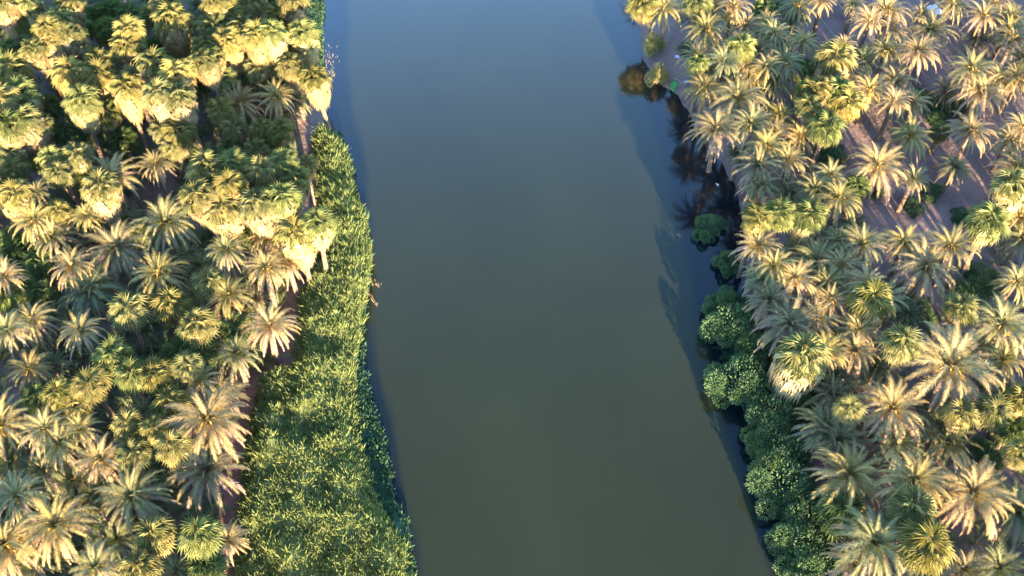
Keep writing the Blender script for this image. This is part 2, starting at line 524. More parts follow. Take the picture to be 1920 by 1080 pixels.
# ------------------------------------------------------------------ the palms: (kind, x, y, crown radius in the photograph[, height in metres])
# F tall fan palm with long thatch, G green fan palm with short thatch, S low shaded fan palm, D date palm in the sun, E low shaded date palm
PALMS_LEFT = """
S 40 36 25 9|F 6 5 20|F 55 4 20|F 128 6 22|S 165 32 22|S 205 24 24|F 112 36 20|F 92 56 22|F 125 66 20|F 142 72 20|F 60 94 18|F 95 82 22|S 160 96 18 9|F 240 58 24|F 240 88 26|F 312 12 24|F 322 38 30|G 286 28 20 9|G 332 84 20 8
F 22 134 30|F 36 180 30|F 2 186 28|F 46 230 28|F 14 236 26|G 76 236 20|F 185 116 24|F 130 138 28|F 186 142 27|F 236 166 24|F 290 122 28|F 332 140 27|F 155 190 28|G 200 214 24|F 296 178 26|F 336 186 26|G 335 250 28|G 304 246 22|F 252 148 22
S 160 250 24|S 120 250 22|S 230 262 22|S 90 202 22|S 95 116 20|S 26 95 26|S 150 50 24|S 200 56 22|S 242 28 22|E 372 12 30|S 292 95 24|E 275 4 28|G 386 54 22|F 390 90 24|F 384 116 22
F 405 5 22|F 430 28 24|F 470 6 26|S 446 6 20|S 520 10 22|F 548 2 24|G 490 30 24|G 535 40 20|G 556 28 18|F 402 56 26|F 426 80 24|F 456 54 24|F 482 66 24|F 510 62 24|F 566 64 26|G 540 90 22|G 516 86 20|F 394 110 22|G 510 118 24|G 546 124 24|G 480 130 22|F 590 146 24 9|G 420 150 22|S 486 155 24|S 530 150 22
D 448 196 42|G 414 206 24|D 518 184 34|E 530 214 38|G 440 240 22|G 490 240 20|G 525 246 22|S 490 264 22|E 460 138 28|E 450 228 30|E 552 190 30|S 330 215 20|S 380 150 20
G 25 294 20|G 95 297 22|S 70 300 20|G 146 292 25|G 25 320 24|G 110 324 24|S 146 326 22|G 14 350 24|F 28 368 26 10|D 70 360 26|D 214 334 46|F 190 352 29 11|D 293 309 33|G 326 276 22|E 356 300 32|E 378 288 30
D 66 414 38|G 110 396 22|D 162 404 30|E 236 414 32|D 100 446 40|D 312 420 52|G 260 440 22|E 220 468 56 7|S 20 450 22|S 30 472 24|D 136 502 40|S 70 492 26|D 176 532 32|D 300 515 46|E 376 500 34|D 10 520 34|G 390 530 28|E 355 478 26|E 182 456 36|S 40 540 26
S 435 284 24|G 480 284 22|S 526 284 22|F 390 318 30|F 370 370 28|F 440 308 25|F 490 322 26|F 432 346 24|F 530 304 22|F 550 334 25|G 575 310 20|F 420 394 32|F 482 384 29|F 530 374 29|D 505 444 38|F 556 438 30|F 596 418 27|D 500 504 38|D 540 494 36|E 424 470 36 8|E 560 480 22|S 470 440 22
S 16 556 26|S 76 550 26|E 172 548 54 7|G 242 582 33|G 320 572 33|G 370 612 33|D 62 600 38|E 102 600 36|D 14 620 40|D 152 622 38|E 80 624 30|G 212 668 31|S 342 660 32|S 386 662 30|D 60 694 38|E 102 692 34|G 250 704 29|G 170 720 33|G 292 706 32|G 110 740 29|S 70 746 28|G 142 762 26|G 350 690 27|D 372 716 34 7|G 320 756 30|D 392 790 70 10|D 6 798 54|D 86 806 42|G 240 796 28|G 292 806 26|E 270 772 30|D 150 806 34 8
D 430 556 40|E 370 552 34|D 507 612 44|S 442 614 32|E 445 664 40 7|E 412 742 44|E 480 560 24|D 455 590 26 6
D 112 832 42|D 190 864 46|G 250 852 30|G 326 838 32|E 388 884 60 7|E 80 882 48|D 32 932 46 8|E 50 920 44|G 176 934 26 6|D 250 934 60|D 104 988 62|D 14 1022 58|G 290 1006 35|E 220 1012 44|G 376 1004 36|G 262 1064 32|D 180 1064 44|S 386 1064 34|E 330 1072 40|D 428 1014 34 6|E 20 870 46|E 140 900 36|E 60 1060 44
"""
PALMS_RIGHT = """
G 1206 8 27 6|D 1246 16 32|E 1300 30 26|G 1306 4 26|D 1340 14 24|D 1375 14 30|D 1364 36 24|D 1323 58 37|D 1396 50 28|D 1435 46 28|G 1432 18 20 5|E 1456 10 26|D 1495 14 31|E 1486 36 28|D 1452 66 30|D 1506 80 26|G 1390 90 24|D 1420 94 34|D 1340 88 27|D 1306 106 30|E 1356 116 30 8|D 1400 124 29|D 1436 128 28|D 1470 120 33|E 1316 136 28|E 1360 140 30|D 1404 150 31|D 1450 158 34|D 1320 166 32|D 1383 185 48|D 1462 217 30|D 1406 236 40|E 1342 244 42 8|D 1450 252 35|D 1500 256 28|G 1516 200 22|G 1516 170 22|S 1510 130 22|G 1310 118 18
D 1540 2 22|D 1662 22 36|D 1630 40 31|D 1726 26 22|D 1785 8 30|D 1843 32 35|D 1866 6 28|D 1896 34 32|D 1890 58 30|D 1670 56 28|D 1745 60 38|D 1660 98 34|D 1720 98 36|D 1582 84 22|F 1565 112 30 10|E 1616 116 30|D 1592 132 30|D 1677 154 35|D 1630 170 32|G 1534 168 24|G 1570 172 26|G 1590 196 28|D 1676 192 30|D 1710 192 30|G 1550 240 30|D 1705 258 37|E 1774 172 28 3|G 1762 248 18 5|D 1818 248 38|D 1820 130 36|D 1835 173 42|D 1870 152 37|D 1906 150 34|D 1916 110 32|E 1832 78 34|D 1900 75 30|D 1892 262 30|D 1917 240 32|D 1600 10 20
D 1436 276 34|D 1476 302 33|E 1420 312 38 7|D 1425 350 33|E 1480 366 36|D 1526 360 37|D 1572 376 39|D 1556 330 30|G 1418 410 25 9|G 1464 402 28 9|F 1520 406 27 9|D 1420 464 36|D 1450 500 36|E 1500 470 34|D 1572 452 32|D 1532 494 44|D 1490 524 36|D 1577 500 38|E 1432 528 34 6|D 1552 532 34|E 1420 386 24|E 1385 290 22 4
D 1643 314 45|S 1606 352 22|D 1713 338 28|D 1790 314 28 5|D 1906 320 38|F 1896 350 29 10|G 1853 416 36|D 1912 410 34|D 1916 450 34|D 1617 460 40|D 1695 456 36 7|D 1782 464 40|D 1733 504 50|D 1624 532 32|D 1906 530 32|E 1600 420 26
E 1442 566 40 7|E 1480 610 50 7|D 1530 600 40|D 1556 564 35|F 1634 564 34 10|D 1658 560 35|D 1610 620 35|D 1546 660 38|F 1504 670 40 8.5|D 1602 660 35|E 1570 702 42|E 1640 692 40|G 1592 768 25|D 1672 768 54|E 1548 802 50|E 1560 742 44|E 1700 590 30|D 1575 640 30
G 1800 578 30|D 1876 612 50|G 1690 644 33|D 1780 690 76 10|D 1880 676 38|G 1798 778 29|G 1862 772 31|G 1912 752 29|E 1762 802 40|S 1896 802 30|E 1850 640 34
E 1572 826 46|D 1590 893 60|D 1712 904 54|D 1822 926 64|G 1708 954 42|G 1738 1024 44|S 1578 962 42 5|E 1640 1020 62 6|E 1610 1062 50|E 1678 832 46|E 1772 832 46|G 1912 852 26|E 1902 960 56|E 1872 1066 50|E 1806 1070 44|E 1690 980 40
"""
HEIGHT = {'F': 12.5, 'G': 9.0, 'S': 5.5, 'D': 7.8, 'E': 3.8}
ORD = ['first', 'second', 'third', 'fourth', 'fifth', 'sixth', 'seventh', 'eighth', 'ninth', 'tenth', 'eleventh', 'twelfth', 'thirteenth', 'fourteenth', 'fifteenth', 'sixteenth', 'seventeenth', 'eighteenth', 'nineteenth', 'twentieth']
SPECIAL = {
    (392, 790): 'largest pale golden date palm beside the green reed bed, orange fruit stalks at its heart',
    (1780, 690): 'broadest date palm of the right bank grove, wide pinkish crown with orange heart',
    (1590, 893): 'star-shaped cream date palm right beside the dark green riverside shrubs',
    (1822, 926): 'silvery date palm with long hanging grey fronds near the bottom right corner',
    (1643, 314): 'full sunlit date palm standing alone at the corner of the bare clearing',
    (1713, 338): 'small lone date palm in the middle of the bare clearing',
    (1790, 314): 'small shaded date palm on bare sand at the back of the clearing',
    (596, 418): 'tall slender fan palm with long bare trunk against the reed bed',
    (556, 438): 'yellow-skirted fan palm on a long leaning trunk next to the reed bed',
    (507, 612): 'pinkish date palm on the red earth path beside the reed bed',
    (312, 420): 'large golden date palm with dense round crown in the middle of the left grove',
    (220, 468): 'big dark grey-green date palm in deep shade left of the large golden one',
    (1504, 670): 'short thick straw-coloured fan palm like a haystack behind the riverside shrubs',
    (1565, 112): 'tall fan palm with bright straw thatch at the clearing beside the pale hose',
    (1578, 962): 'low dark green fan palm with brown skirt under the star-shaped cream date palm',
    (388, 884): 'dark shaded date palm with only its riverside fronds lit, beside the reed bed',
    (1206, 8): 'leaning olive fan palm at the water on the upper right bank',
    (590, 146): 'fan palm with drooping thatch at the water edge of the upper left bank',
    (1708, 954): 'upper of two yellow-green fan palms one above another near the bottom right',
    (1738, 1024): 'lower of two yellow-green fan palms one above another near the bottom right',
    (1383, 185): 'wide cream date palm right above the dark palm reflections on the right bank',
    (1323, 58): 'cream star-shaped date palm nearest the two pale round shrubs',
    (1853, 416): 'bushy fan palm with pink lower fronds at the far side of the clearing',
    (1418, 410): 'bright yellow-green fan palm nearest the water of a row of three',
    (1464, 402): 'middle fan palm of the row of three at the right bank',
    (1520, 406): 'pale straw fan palm farthest from the water of the row of three',
    (104, 988): 'large golden date palm with orange heart near the bottom left corner',
    (250, 934): 'brown-green date palm with orange fruit stalks near the bottom of the left grove',
    (448, 196): 'golden date palm with arching fronds among fan palms of the upper left grove',
    (518, 184): 'small star-shaped date palm close to the water in the upper left grove',
    (1672, 768): 'golden date palm with round drooping crown in the lower right grove',
    (1733, 504): 'broad golden date palm at the near edge of the bare clearing',
}
FRUITED = {(392, 790), (104, 988), (250, 934), (1780, 690), (190, 864), (1672, 768), (1733, 504), (1712, 904), (1876, 612), (448, 196), (1660, 98), (1662, 22), (1843, 32), (1818, 248), (300, 515), (1835, 173), (312, 420), (1643, 314), (1782, 464)}


def parse(txt, side):
    out = []
    for ln in txt.strip().splitlines():
        for it in ln.split('|'):
            q = it.split()
            out.append(dict(k=q[0], x=int(q[1]), y=int(q[2]), r=float(q[3]), h=float(q[4]) if len(q) > 4 else None, side=side))
    return out


palms = parse(PALMS_LEFT, 'left') + parse(PALMS_RIGHT, 'right')
for side in ('left', 'right'):
    rows = {}
    for p in palms:
        if p['side'] == side and (p['x'], p['y']) not in SPECIAL:
            rows.setdefault((p['k'], min(17, max(0, p['y'] // 60))), []).append(p)
    for (fan, rw), lst in rows.items():
        lst.sort(key=lambda p: -p['x'] if side == 'left' else p['x'])
        for i, p in enumerate(lst):
            p['row'], p['nth'] = rw, i
LOOK = {'F': 'straw-skirted fan palm', 'G': 'yellow-green fan palm', 'S': 'low dark fan palm', 'D': 'sunlit date palm', 'E': 'shaded grey-green date palm'}


def label_of(p):
    s = SPECIAL.get((p['x'], p['y']))
    if s:
        return s
    return f"{LOOK[p['k']]}, {ORD[p['nth']]} such from the river, {p['side']} grove's {ORD[p['row']]} row down"


def build_palm(p, i):
    rd = random.Random(1000 + i)
    k = p['k']
    h = (p['h'] or (6.3 if k == 'D' and p['side'] == 'right' else HEIGHT[k])) * (rd.uniform(.82, 1.22) if k in 'DE' else rd.uniform(.88, 1.12))
    hub = at(p['x'], p['y'], h)
    rm = p['r'] * depth(hub) / FOC
    lx, ly = rd.uniform(-.07, .07), rd.uniform(-.07, .07)
    if k == 'F':
        lx, ly = lx * 1.3, ly * 1.3
    if (p['x'], p['y']) == (1206, 8):
        ly = -0.28
    rot = Euler((lx, ly, 0))
    gz = 0.0
    for _ in range(3):
        ht = h - gz
        base = hub - rot.to_matrix() @ Vector((0, 0, ht))
        gz = max(ZW, ground_z(base.x, base.y)) - 0.15
        base.z = base.z
    ht = h - gz
    base = hub - rot.to_matrix() @ Vector((0, 0, ht))
    fan = k in 'FGS'
    root = bpy.data.objects.new('fan_palm' if fan else 'date_palm', None)
    col.objects.link(root)
    root.empty_display_size = 0.5
    root.location = base; root.rotation_euler = rot
    tag(root, label_of(p), 'palm tree', f"{'fan' if fan else 'date'} palms of the {p['side']} bank grove")
    tr = rd.choice(F_TRUNK if fan else D_TRUNK)
    if k in 'DE':
        pal = [(1.2, 1.04, .80), (1.06, 1.0, .9), (1.2, 1.02, .95), (.92, .97, .88), (1.12, 1.08, .8)] if k == 'D' else [(.60, .74, .74), (.66, .76, .70), (.74, .70, .74)]  # shaded date palms tinted darker: shade put into their leaf colour
        if k == 'D' and p['side'] == 'right':
            pal += [(1.18, 1.0, 1.0), (1.1, .98, .95)]
    else:
        pal = [(1, 1, 1), (1.1, 1.0, .8), (.9, 1.0, .85), (1.05, .97, .9)] if k != 'S' else [(.62, .82, .7), (.7, .9, .7)]  # low shaded fan palms likewise carry shade in their darker tint
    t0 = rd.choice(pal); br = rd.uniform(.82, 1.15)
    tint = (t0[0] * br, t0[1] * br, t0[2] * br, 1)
    link('trunk', tr, root, (0, 0, 0), (0, 0, rd.uniform(0, 6.28)), (1, 1, ht - (0.0 if fan else 0.3)))
    if fan:
        s = rm / (1.28 if k == 'F' else 1.4)
        if p['r'] >= 28 and p['y'] > 270:
            for c, v, az, sc, tx, ty in fan_layout(rd):
                link('leaf', FL_ME[c][v], root, (0, 0, ht), (tx, ty, az), s * sc)
        else:
            tag(link('crown', rd.choice(FAN_CROWNS), root, (0, 0, ht), (0, 0, rd.uniform(0, 6.28)), s), kind='stuff')
        sk = rd.choice(SKIRT_L if k == 'F' else SKIRT_S)
        zs = s if k != 'F' else s * rd.uniform(.8, 1.15)
        tag(link('skirt', sk, root, (0, 0, ht), (0, 0, rd.uniform(0, 6.28)), (s * (1.1 if k == 'F' else .9), s * (1.1 if k == 'F' else .9), zs * rd.uniform(.75, 1.1))), kind='stuff')
    else:
        s = rm / (2.6 if p['side'] == 'left' else 2.45)
        if p['r'] >= 33 or (p['x'], p['y']) in SPECIAL:
            for c, v, az, sc, tx, ty in crown_layout(rd, 1.0 if p['r'] < 50 else 1.15):
                link('frond', FR_ME[c][v], root, (0, 0, ht), (tx, ty, az), s * sc)
        else:
            tag(link('crown', rd.choice(DATE_CROWNS), root, (0, 0, ht), (0, 0, rd.uniform(0, 6.28)), s), kind='stuff')
        if (p['x'], p['y']) in FRUITED or (k == 'D' and p['r'] >= 30 and rd.random() < .55):
            link('fruit_stalks', rd.choice(FRUIT), root, (0, 0, ht), (0, 0, rd.uniform(0, 6.28)), s)
    for ch in root.children:
        ch.color = tint
    return root


for i, p in enumerate(palms):
    build_palm(p, i)

# ------------------------------------------------------------------ shrubs
def shrub_mb(seed, n=13000, m='shrub'):
    """unit-radius leafy shrub of several lobes, leaves only"""
    rd = random.Random(seed); mb = MB()
    lobes = [(Vector((0, 0, .55)), .62)]
    for k in range(17):
        a = k * 2.4 + rd.uniform(-.3, .3); q = rd.uniform(.3, .95)
        lobes.append((Vector((math.cos(a) * q, math.sin(a) * q * .9, rd.uniform(.2, .85) * (1.15 - .6 * q))), rd.uniform(.16, .36)))
    for i in range(n):
        c, r = rd.choice(lobes)
        d = Vector((rd.gauss(0, 1), rd.gauss(0, 1), rd.gauss(0.25, 1))).normalized()
        p = c + d * r * (rd.uniform(.55, 1.0) ** .5) * rd.uniform(.9, 1.08)
        if p.z < 0.02:
            continue
        t = (d + Vector((rd.uniform(-.8, .8), rd.uniform(-.8, .8), rd.uniform(-.4, .9)))).normalized()
        w = t.cross(Vector((rd.uniform(-1, 1), rd.uniform(-1, 1), rd.uniform(-1, 1)))).normalized() * .017
        mb.quad(p, p + t * .035 + w, p + t * rd.uniform(.06, .10), p + t * .035 - w, rd.uniform(0, .7))
    return mb


def stem_me(seed):
    rd = random.Random(seed); mb = MB()
    for k in range(6):
        a = k * 1.05 + rd.uniform(-.3, .3)
        q = rd.uniform(.25, .5)
        mb.tube([(0.03 * math.cos(a), 0.03 * math.sin(a), -.12), (q * .5 * math.cos(a), q * .5 * math.sin(a), .3), (q * math.cos(a), q * math.sin(a), rd.uniform(.55, .8))], [.035, .025, .01], 5)
    return mb.me('stems', M['wood'])


SHRUB = [shrub_mb(500 + i).me('foliage', M['shrub']) for i in range(4)]
PALE = [shrub_mb(520 + i, 9000).me('foliage', M['shrub_pale']) for i in range(2)]
STEM = [stem_me(530 + i) for i in range(2)]


def shrub(name, px, py, r, zh, label, cat, group, pale=False, squash=1.0, i=0):
    g = at(px, py, zh)
    rm = r * depth(g) / FOC
    base = Vector((g.x, g.y, max(ZW - .1, ground_z(g.x, g.y)) - 0.1))
    root = bpy.data.objects.new(name, None); col.objects.link(root)
    root.location = base; root.rotation_euler = (0, 0, i * 1.3)
    tag(root, label, cat, group)
    s = rm * (1.35 if name == 'riverside_shrub' else 1.15)
    sz = max(1.0, (zh * 1.5 - base.z)) * squash
    link('foliage', (PALE if pale else SHRUB)[i % (2 if pale else 4)], root, (0, 0, 0), None, (s, s, sz))
    link('stems', STEM[i % 2], root, (0, 0, 0), None, (s, s, sz))


RG = 'dark green shrubs along the right bank'
for i, (x, y, r, zh, lab) in enumerate([
    (1330, 414, 25, .7, 'round green shrub standing out in the water off the right bank'),
    (1366, 482, 20, .8, 'small dark shrub at the right bank just below the shrub standing in the water'),
    (1376, 598, 46, 2.0, 'uppermost large shrub of the right bank hedge, with yellowish tips at the water'),
    (1362, 560, 26, 1.2, 'small shrub crowning the upper end of the right bank hedge'),
    (1398, 700, 50, 2.2, 'broad dark green shrub second down the right bank hedge'),
    (1440, 650, 34, 2.0, 'shrub of the right bank hedge tucked under the dark purple-grey palms'),
    (1455, 772, 46, 2.2, 'dark teal shrub third down the right bank hedge'),
    (1500, 745, 32, 2.2, 'shrub squeezed between the haystack fan palm and the right bank hedge'),
    (1474, 846, 46, 2.2, 'shrub of the right bank hedge level with the star-shaped cream palm top'),
    (1480, 900, 50, 2.3, 'rounded olive-tipped shrub bulging over the water below the hedge middle'),
    (1516, 965, 42, 2.0, 'shrub beside the low brown-skirted fan palm at the right water edge'),
    (1516, 1020, 44, 2.0, 'shrub second from the bottom of the right bank hedge'),
    (1545, 1066, 46, 2.0, 'lowest shrub of the right bank hedge, cut by the bottom edge'),
    (1435, 735, 30, 1.6, 'small shrub at the water between two broad hedge shrubs'),
    (1412, 650, 34, 1.8, 'shrub filling the notch between the first two large hedge shrubs'),
    (1444, 812, 34, 1.7, 'low shrub on the water side between dark teal and star-palm shrubs'),
    (1500, 935, 34, 1.8, 'small shrub just below the olive-tipped bulging one'),
    (1492, 1000, 30, 1.6, 'small waterside shrub near the bottom of the right bank hedge'),
]):
    shrub('riverside_shrub', x, y, r, zh, lab, 'shrub', RG, i=i)
for i, (x, y, r, zh, lab) in enumerate([
    (1225, 74, 19, 1.3, 'upper of two pale yellow round shrubs on the sandy right bank'),
    (1235, 130, 20, 1.3, 'lower of two pale yellow round shrubs, next to the green boat'),
]):
    shrub('pale_shrub', x, y, r, zh, lab, 'shrub', 'pale round shrubs on the sandy bank', True, i=i)
for i, (x, y, r, zh, lab) in enumerate([
    (1746, 356, 22, .8, 'teal bush on the sand beside the lone clearing palm'),
    (1712, 384, 20, .7, 'dark bush at the foot of the lone clearing palm'),
    (1810, 405, 22, .8, 'dark round bush at the right side of the clearing'),
    (1758, 218, 18, .8, 'bright green bush at the upper end of the clearing'),
    (1790, 195, 34, .8, 'dark spreading bush on the sand above the bright green bush'),
    (1735, 182, 26, .8, 'dark low bush in the shade of palms at the upper clearing'),
    (1862, 850, 38, 1.2, 'dark green bush in deep shade near the lower right edge'),
    (1740, 800, 26, .8, 'low bush on dark earth below the broadest date palm'),
    (1850, 520, 34, .9, 'dim green bush in shade beneath the pink-fringed fan palm'),
    (1720, 575, 34, .9, 'dim bush in the dark gap below the broad golden clearing palm'),
    (1820, 545, 30, .9, 'dark bush in the gap above the yellow-green fan palm'),
    (1560, 285, 26, .9, 'green bush beside the bare sand behind the right bank palms'),
    (1640, 350, 24, .8, 'dark bush under the full sunlit palm at the clearing corner'),
    (1288, 90, 14, .6, 'small green bush under the cream palm near the pale shrubs'),
]):
    shrub('bush', x, y, r, zh, lab, 'bush', 'bushes among the right bank palms', i=i)

# ------------------------------------------------------------------ reed bed and rushes on the left bank
REED_IN = [(588, 232), (592, 300), (597, 370), (600, 420), (600, 480), (562, 540), (556, 620), (548, 672), (492, 692), (474, 760), (458, 830), (448, 950), (436, 1100), (430, 1160)]
REED_OUT = [(610, 232), (640, 262), (652, 305), (660, 350), (682, 400), (688, 470), (684, 525), (672, 580), (662, 650), (656, 720), (664, 790), (680, 850), (694, 920), (722, 965), (752, 1010), (764, 1100), (770, 1160)]


def edge(lst, z):
    P = sorted([at(x, y, z) for x, y in lst], key=lambda p: p.y)
    return np.array([p.y for p in P]), np.array([p.x for p in P])


RIY, RIX = edge(REED_IN, 2.8)
ROY, ROX = edge(REED_OUT, 2.4)


def reed_h(x, y):
    a, b = float(np.interp(y, RIY, RIX)), float(np.interp(y, ROY, ROX))
    e = min(x - a, b - x)
    n = noise.noise(Vector((x * .28, y * .28, 9))) * 1.2 + noise.noise(Vector((x * .75, y * .75, 4))) * .6
    return (3.4 + n) * min(1, max(0.0, (e + .6) / 2.2)) ** .5, e


reed = MB()
rd = random.Random(77)
y = float(RIY[0])
while y < float(RIY[-1]):
    x = float(np.interp(y, RIY, RIX)) - .3
    xe = float(np.interp(y, ROY, ROX)) + .3
    while x < xe:
        px, py = x + rd.uniform(-.25, .25), y + rd.uniform(-.25, .25)
        h, e = reed_h(px, py)
        base = Vector((px, py, h * rd.uniform(.78, 1.0) - 1.1))
        az0 = rd.uniform(0, 6.28); kk = rd.uniform(0, .55) + .25 * noise.noise(Vector((px * .5, py * .5, 2)))
        for b in range(12):
            az = az0 + b * .8 + rd.uniform(-.3, .3)
            el = R(rd.uniform(45, 88))
            d = Vector((math.cos(az) * math.cos(el), math.sin(az) * math.cos(el), math.sin(el)))
            ln = rd.uniform(.8, 1.5)
            w = d.cross(Vector((rd.uniform(-1, 1), rd.uniform(-1, 1), .6))).normalized() * rd.uniform(.05, .09)
            o = base + Vector((rd.uniform(-.15, .15), rd.uniform(-.15, .15), rd.uniform(0, .3)))
            reed.quad(o, o + d * ln * .5 + w, o + d * ln + Vector((0, 0, -.1)), o + d * ln * .5 - w, min(1, max(0, kk * 1.3 + rd.uniform(0, .25))))
        x += .46
    y += .46
# body of stems under the leaves
ys = np.arange(float(RIY[0]), float(RIY[-1]), .8)
us2 = np.linspace(0, 1, 28)
n0 = len(reed.v)
for y in ys:
    a, b = float(np.interp(y, RIY, RIX)), float(np.interp(y, ROY, ROX))
    for u in us2:
        x = a + (b - a) * u
        h, e = reed_h(x, float(y))
        reed.v.append(Vector((x, y, max(-1.2, h - .85 if 0 < u < 1 else -1.2)))); reed.c.append(0.5)
for j in range(len(ys) - 1):
    for i in range(27):
        q = n0 + j * 28 + i
        reed.f.append((q, q + 1, q + 29, q + 28))
tag(link('reed_bed', reed.me('reed_bed', M['reed'])), 'dense bright green reed bed along the left bank of the river', 'reeds', kind='stuff')

RUSH = [((575, -30), (604, -30)), ((578, 30), (604, 30)), ((580, 100), (606, 100)), ((582, 150), (606, 150)), ((576, 176), (604, 176))]
RUSH2 = [((604, 240), (642, 250)), ((630, 300), (660, 300)), ((640, 350), (668, 350)), ((660, 395), (690, 395)), ((668, 470), (694, 470)), ((660, 530), (688, 530)), ((650, 600), (680, 600)), ((644, 680), (682, 680)), ((646, 740), (694, 740)), ((652, 800), (718, 800)), ((668, 860), (730, 860)), ((684, 930), (740, 930)), ((735, 968), (766, 968)), ((745, 1030), (772, 1030)), ((750, 1100), (778, 1100))]


def rushes(strip, seed, label, hz=1.6, flip=False):
    rd = random.Random(seed); mb = MB()
    A = edge([s[0] for s in strip], .4); B = edge([s[1] for s in strip], .2)
    A0, B0 = A, B
    if flip:
        A, B = B, A
    y = float(A[0][0])
    while y < float(A[0][-1]):
        x = float(np.interp(y, *A)); xe = float(np.interp(y, *B))
        while x < xe:
            px, py = x + rd.uniform(-.2, .2), y + rd.uniform(-.2, .2)
            hh = hz * (0.65 + .5 * noise.noise(Vector((px * .5, py * .5, 5)))) * min(1, .35 + ((xe - x) if not flip else (x - float(np.interp(y, *A)))) * .5)
            for b in range(7):
                az = rd.uniform(0, 6.28); el = R(rd.uniform(35, 85)); ln = rd.uniform(.4, .8)
                d = Vector((math.cos(az) * math.cos(el), math.sin(az) * math.cos(el), math.sin(el)))
                w = d.cross(Vector((rd.uniform(-1, 1), rd.uniform(-1, 1), .6))).normalized() * rd.uniform(.06, .11)
                o = Vector((px, py, ZW + hh * rd.uniform(.1, 1)))
                mb.quad(o, o + d * ln * .5 + w, o + d * ln, o + d * ln * .5 - w, rd.uniform(0, .5))
            x += .36
        y += .36
    ys = np.arange(float(A[0][0]), float(A[0][-1]), .8); n0 = len(mb.v)
    for y in ys:
        xa, xb = float(np.interp(y, *A0)) + (.6 if flip else -.6), float(np.interp(y, *B0))
        for u, hh in ((0, .5), (.35, .62), (.7, .45), (1, -.05)):
            x = xa + (xb - xa) * u
            mb.v.append(Vector((x, y, ZW + hz * hh * (1 + .5 * noise.noise(Vector((x * .6, y * .6, 5))))))); mb.c.append(.15)
    for j in range(len(ys) - 1):
        for i in range(3):
            q = n0 + j * 4 + i; mb.f.append((q, q + 1, q + 5, q + 4))
    tag(link('waterside_rushes', mb.me('waterside_rushes', M['rush'])), label, 'rushes', kind='stuff')


rushes(RUSH, 81, 'dark green rushes along the water of the upper left bank')
rushes(RUSH2, 82, 'dark green fringe of rushes between the reed bed and the water', 1.9)

RUSH3 = [((1352, 545), (1400, 545)), ((1346, 600), (1420, 600)), ((1362, 680), (1440, 680)), ((1378, 730), (1460, 730)), ((1414, 780), (1490, 780)), ((1432, 850), (1500, 850)), ((1448, 910), (1510, 910)), ((1476, 960), (1530, 960)), ((1486, 1020), (1545, 1020)), ((1500, 1100), (1560, 1100))]
rushes([(b_, a_) for a_, b_ in RUSH3], 83, 'dark green rushes under the shrubs along the right water edge', 1.7, True)

# ------------------------------------------------------------------ undergrowth beneath the palms
ug = MB()
rd = random.Random(91)
SEED_P = [frond_mb(e, b, length=1.7, wid=.35, seed=900 + i, n=9) for i, (e, b) in enumerate([(70, 45), (45, 60), (25, 60)])]
for i in range(2600):
    left = rd.random() < .6
    if left:
        px, py = rd.uniform(-60, 590), rd.uniform(-20, 1120)
    else:
        px, py = rd.uniform(1300, 1960), rd.uniform(-20, 1120)
    g = at(px, py, 0)
    dl, dr = float(xl(g.y)) - g.x, g.x - float(xr(g.y))
    if left and (dl < 3 or g.x > float(np.interp(g.y, RIY, RIX)) - 3.0):
        continue
    if not left and (dr < 7 or (px > 1560 and 180 < py < 470) or (px > 1500 and py < 180) or (px < 1400 and py < 420)):
        continue
    z = ground_z(g.x, g.y)
    s = rd.uniform(.7, 1.9) if left else rd.uniform(.5, 1.1); a0 = rd.uniform(0, 6.28)
    for q in range(7):
        ug.add(SEED_P[q % 3], Matrix.Translation((g.x, g.y, z)) @ Matrix.Rotation(a0 + q * 2.4, 4, 'Z') @ Matrix.Scale(s * rd.uniform(.8, 1.2), 4))
tag(link('undergrowth', ug.me('undergrowth', M['under'])), 'dark low undergrowth of seedling palms in the shade beneath the groves', 'undergrowth', kind='stuff')

lt = MB(); rd = random.Random(95)
FALLEN = [frond_mb(4, 8, length=2.2, wid=.35, seed=950 + i, n=10) for i in range(3)]
for i in range(420):
    px, py = rd.uniform(1230, 1930), rd.uniform(-10, 620)
    g = at(px, py, 0)
    if g.x - float(xr(g.y)) < 1.5:
        continue
    sc = rd.uniform(.3, .9)
    lt.add(FALLEN[i % 3], Matrix.Translation((g.x, g.y, ground_z(g.x, g.y) + .08)) @ Matrix.Rotation(rd.uniform(0, 6.28), 4, 'Z') @ Matrix.Scale(sc, 4))
tag(link('fallen_fronds', lt.me('fallen_fronds', M['skirt'])), 'dry fallen fronds littering the bare ground of the right bank', 'fallen fronds', kind='stuff')

# ------------------------------------------------------------------ palms beyond the picture: the groves go on, and shade its edges

def flat(me):
    v = np.empty(len(me.vertices) * 3, dtype=np.float64); me.vertices.foreach_get('co', v)
    return v.reshape(-1, 3), [tuple(p.vertices) for p in me.polygons]


PROTO = {'d': [flat(c) for c in DATE_CROWNS[:2]], 'f': [flat(c) for c in FAN_CROWNS[:2]], 's': [flat(SKIRT_L[0])], 't': [flat(D_TRUNK[0])]}
gv_, gf_, gm_, cnt = [], [], [], 0


def put(proto, loc, az, scl, mi):
    global cnt
    v, f = proto
    c, s = math.cos(az), math.sin(az)
    w = v * np.array(scl)
    w = np.stack([w[:, 0] * c - w[:, 1] * s + loc[0], w[:, 0] * s + w[:, 1] * c + loc[1], w[:, 2] + loc[2]], 1)
    gv_.append(w); gf_.extend([tuple(i + cnt for i in q) for q in f]); gm_.extend([mi] * len(f)); cnt += len(v)


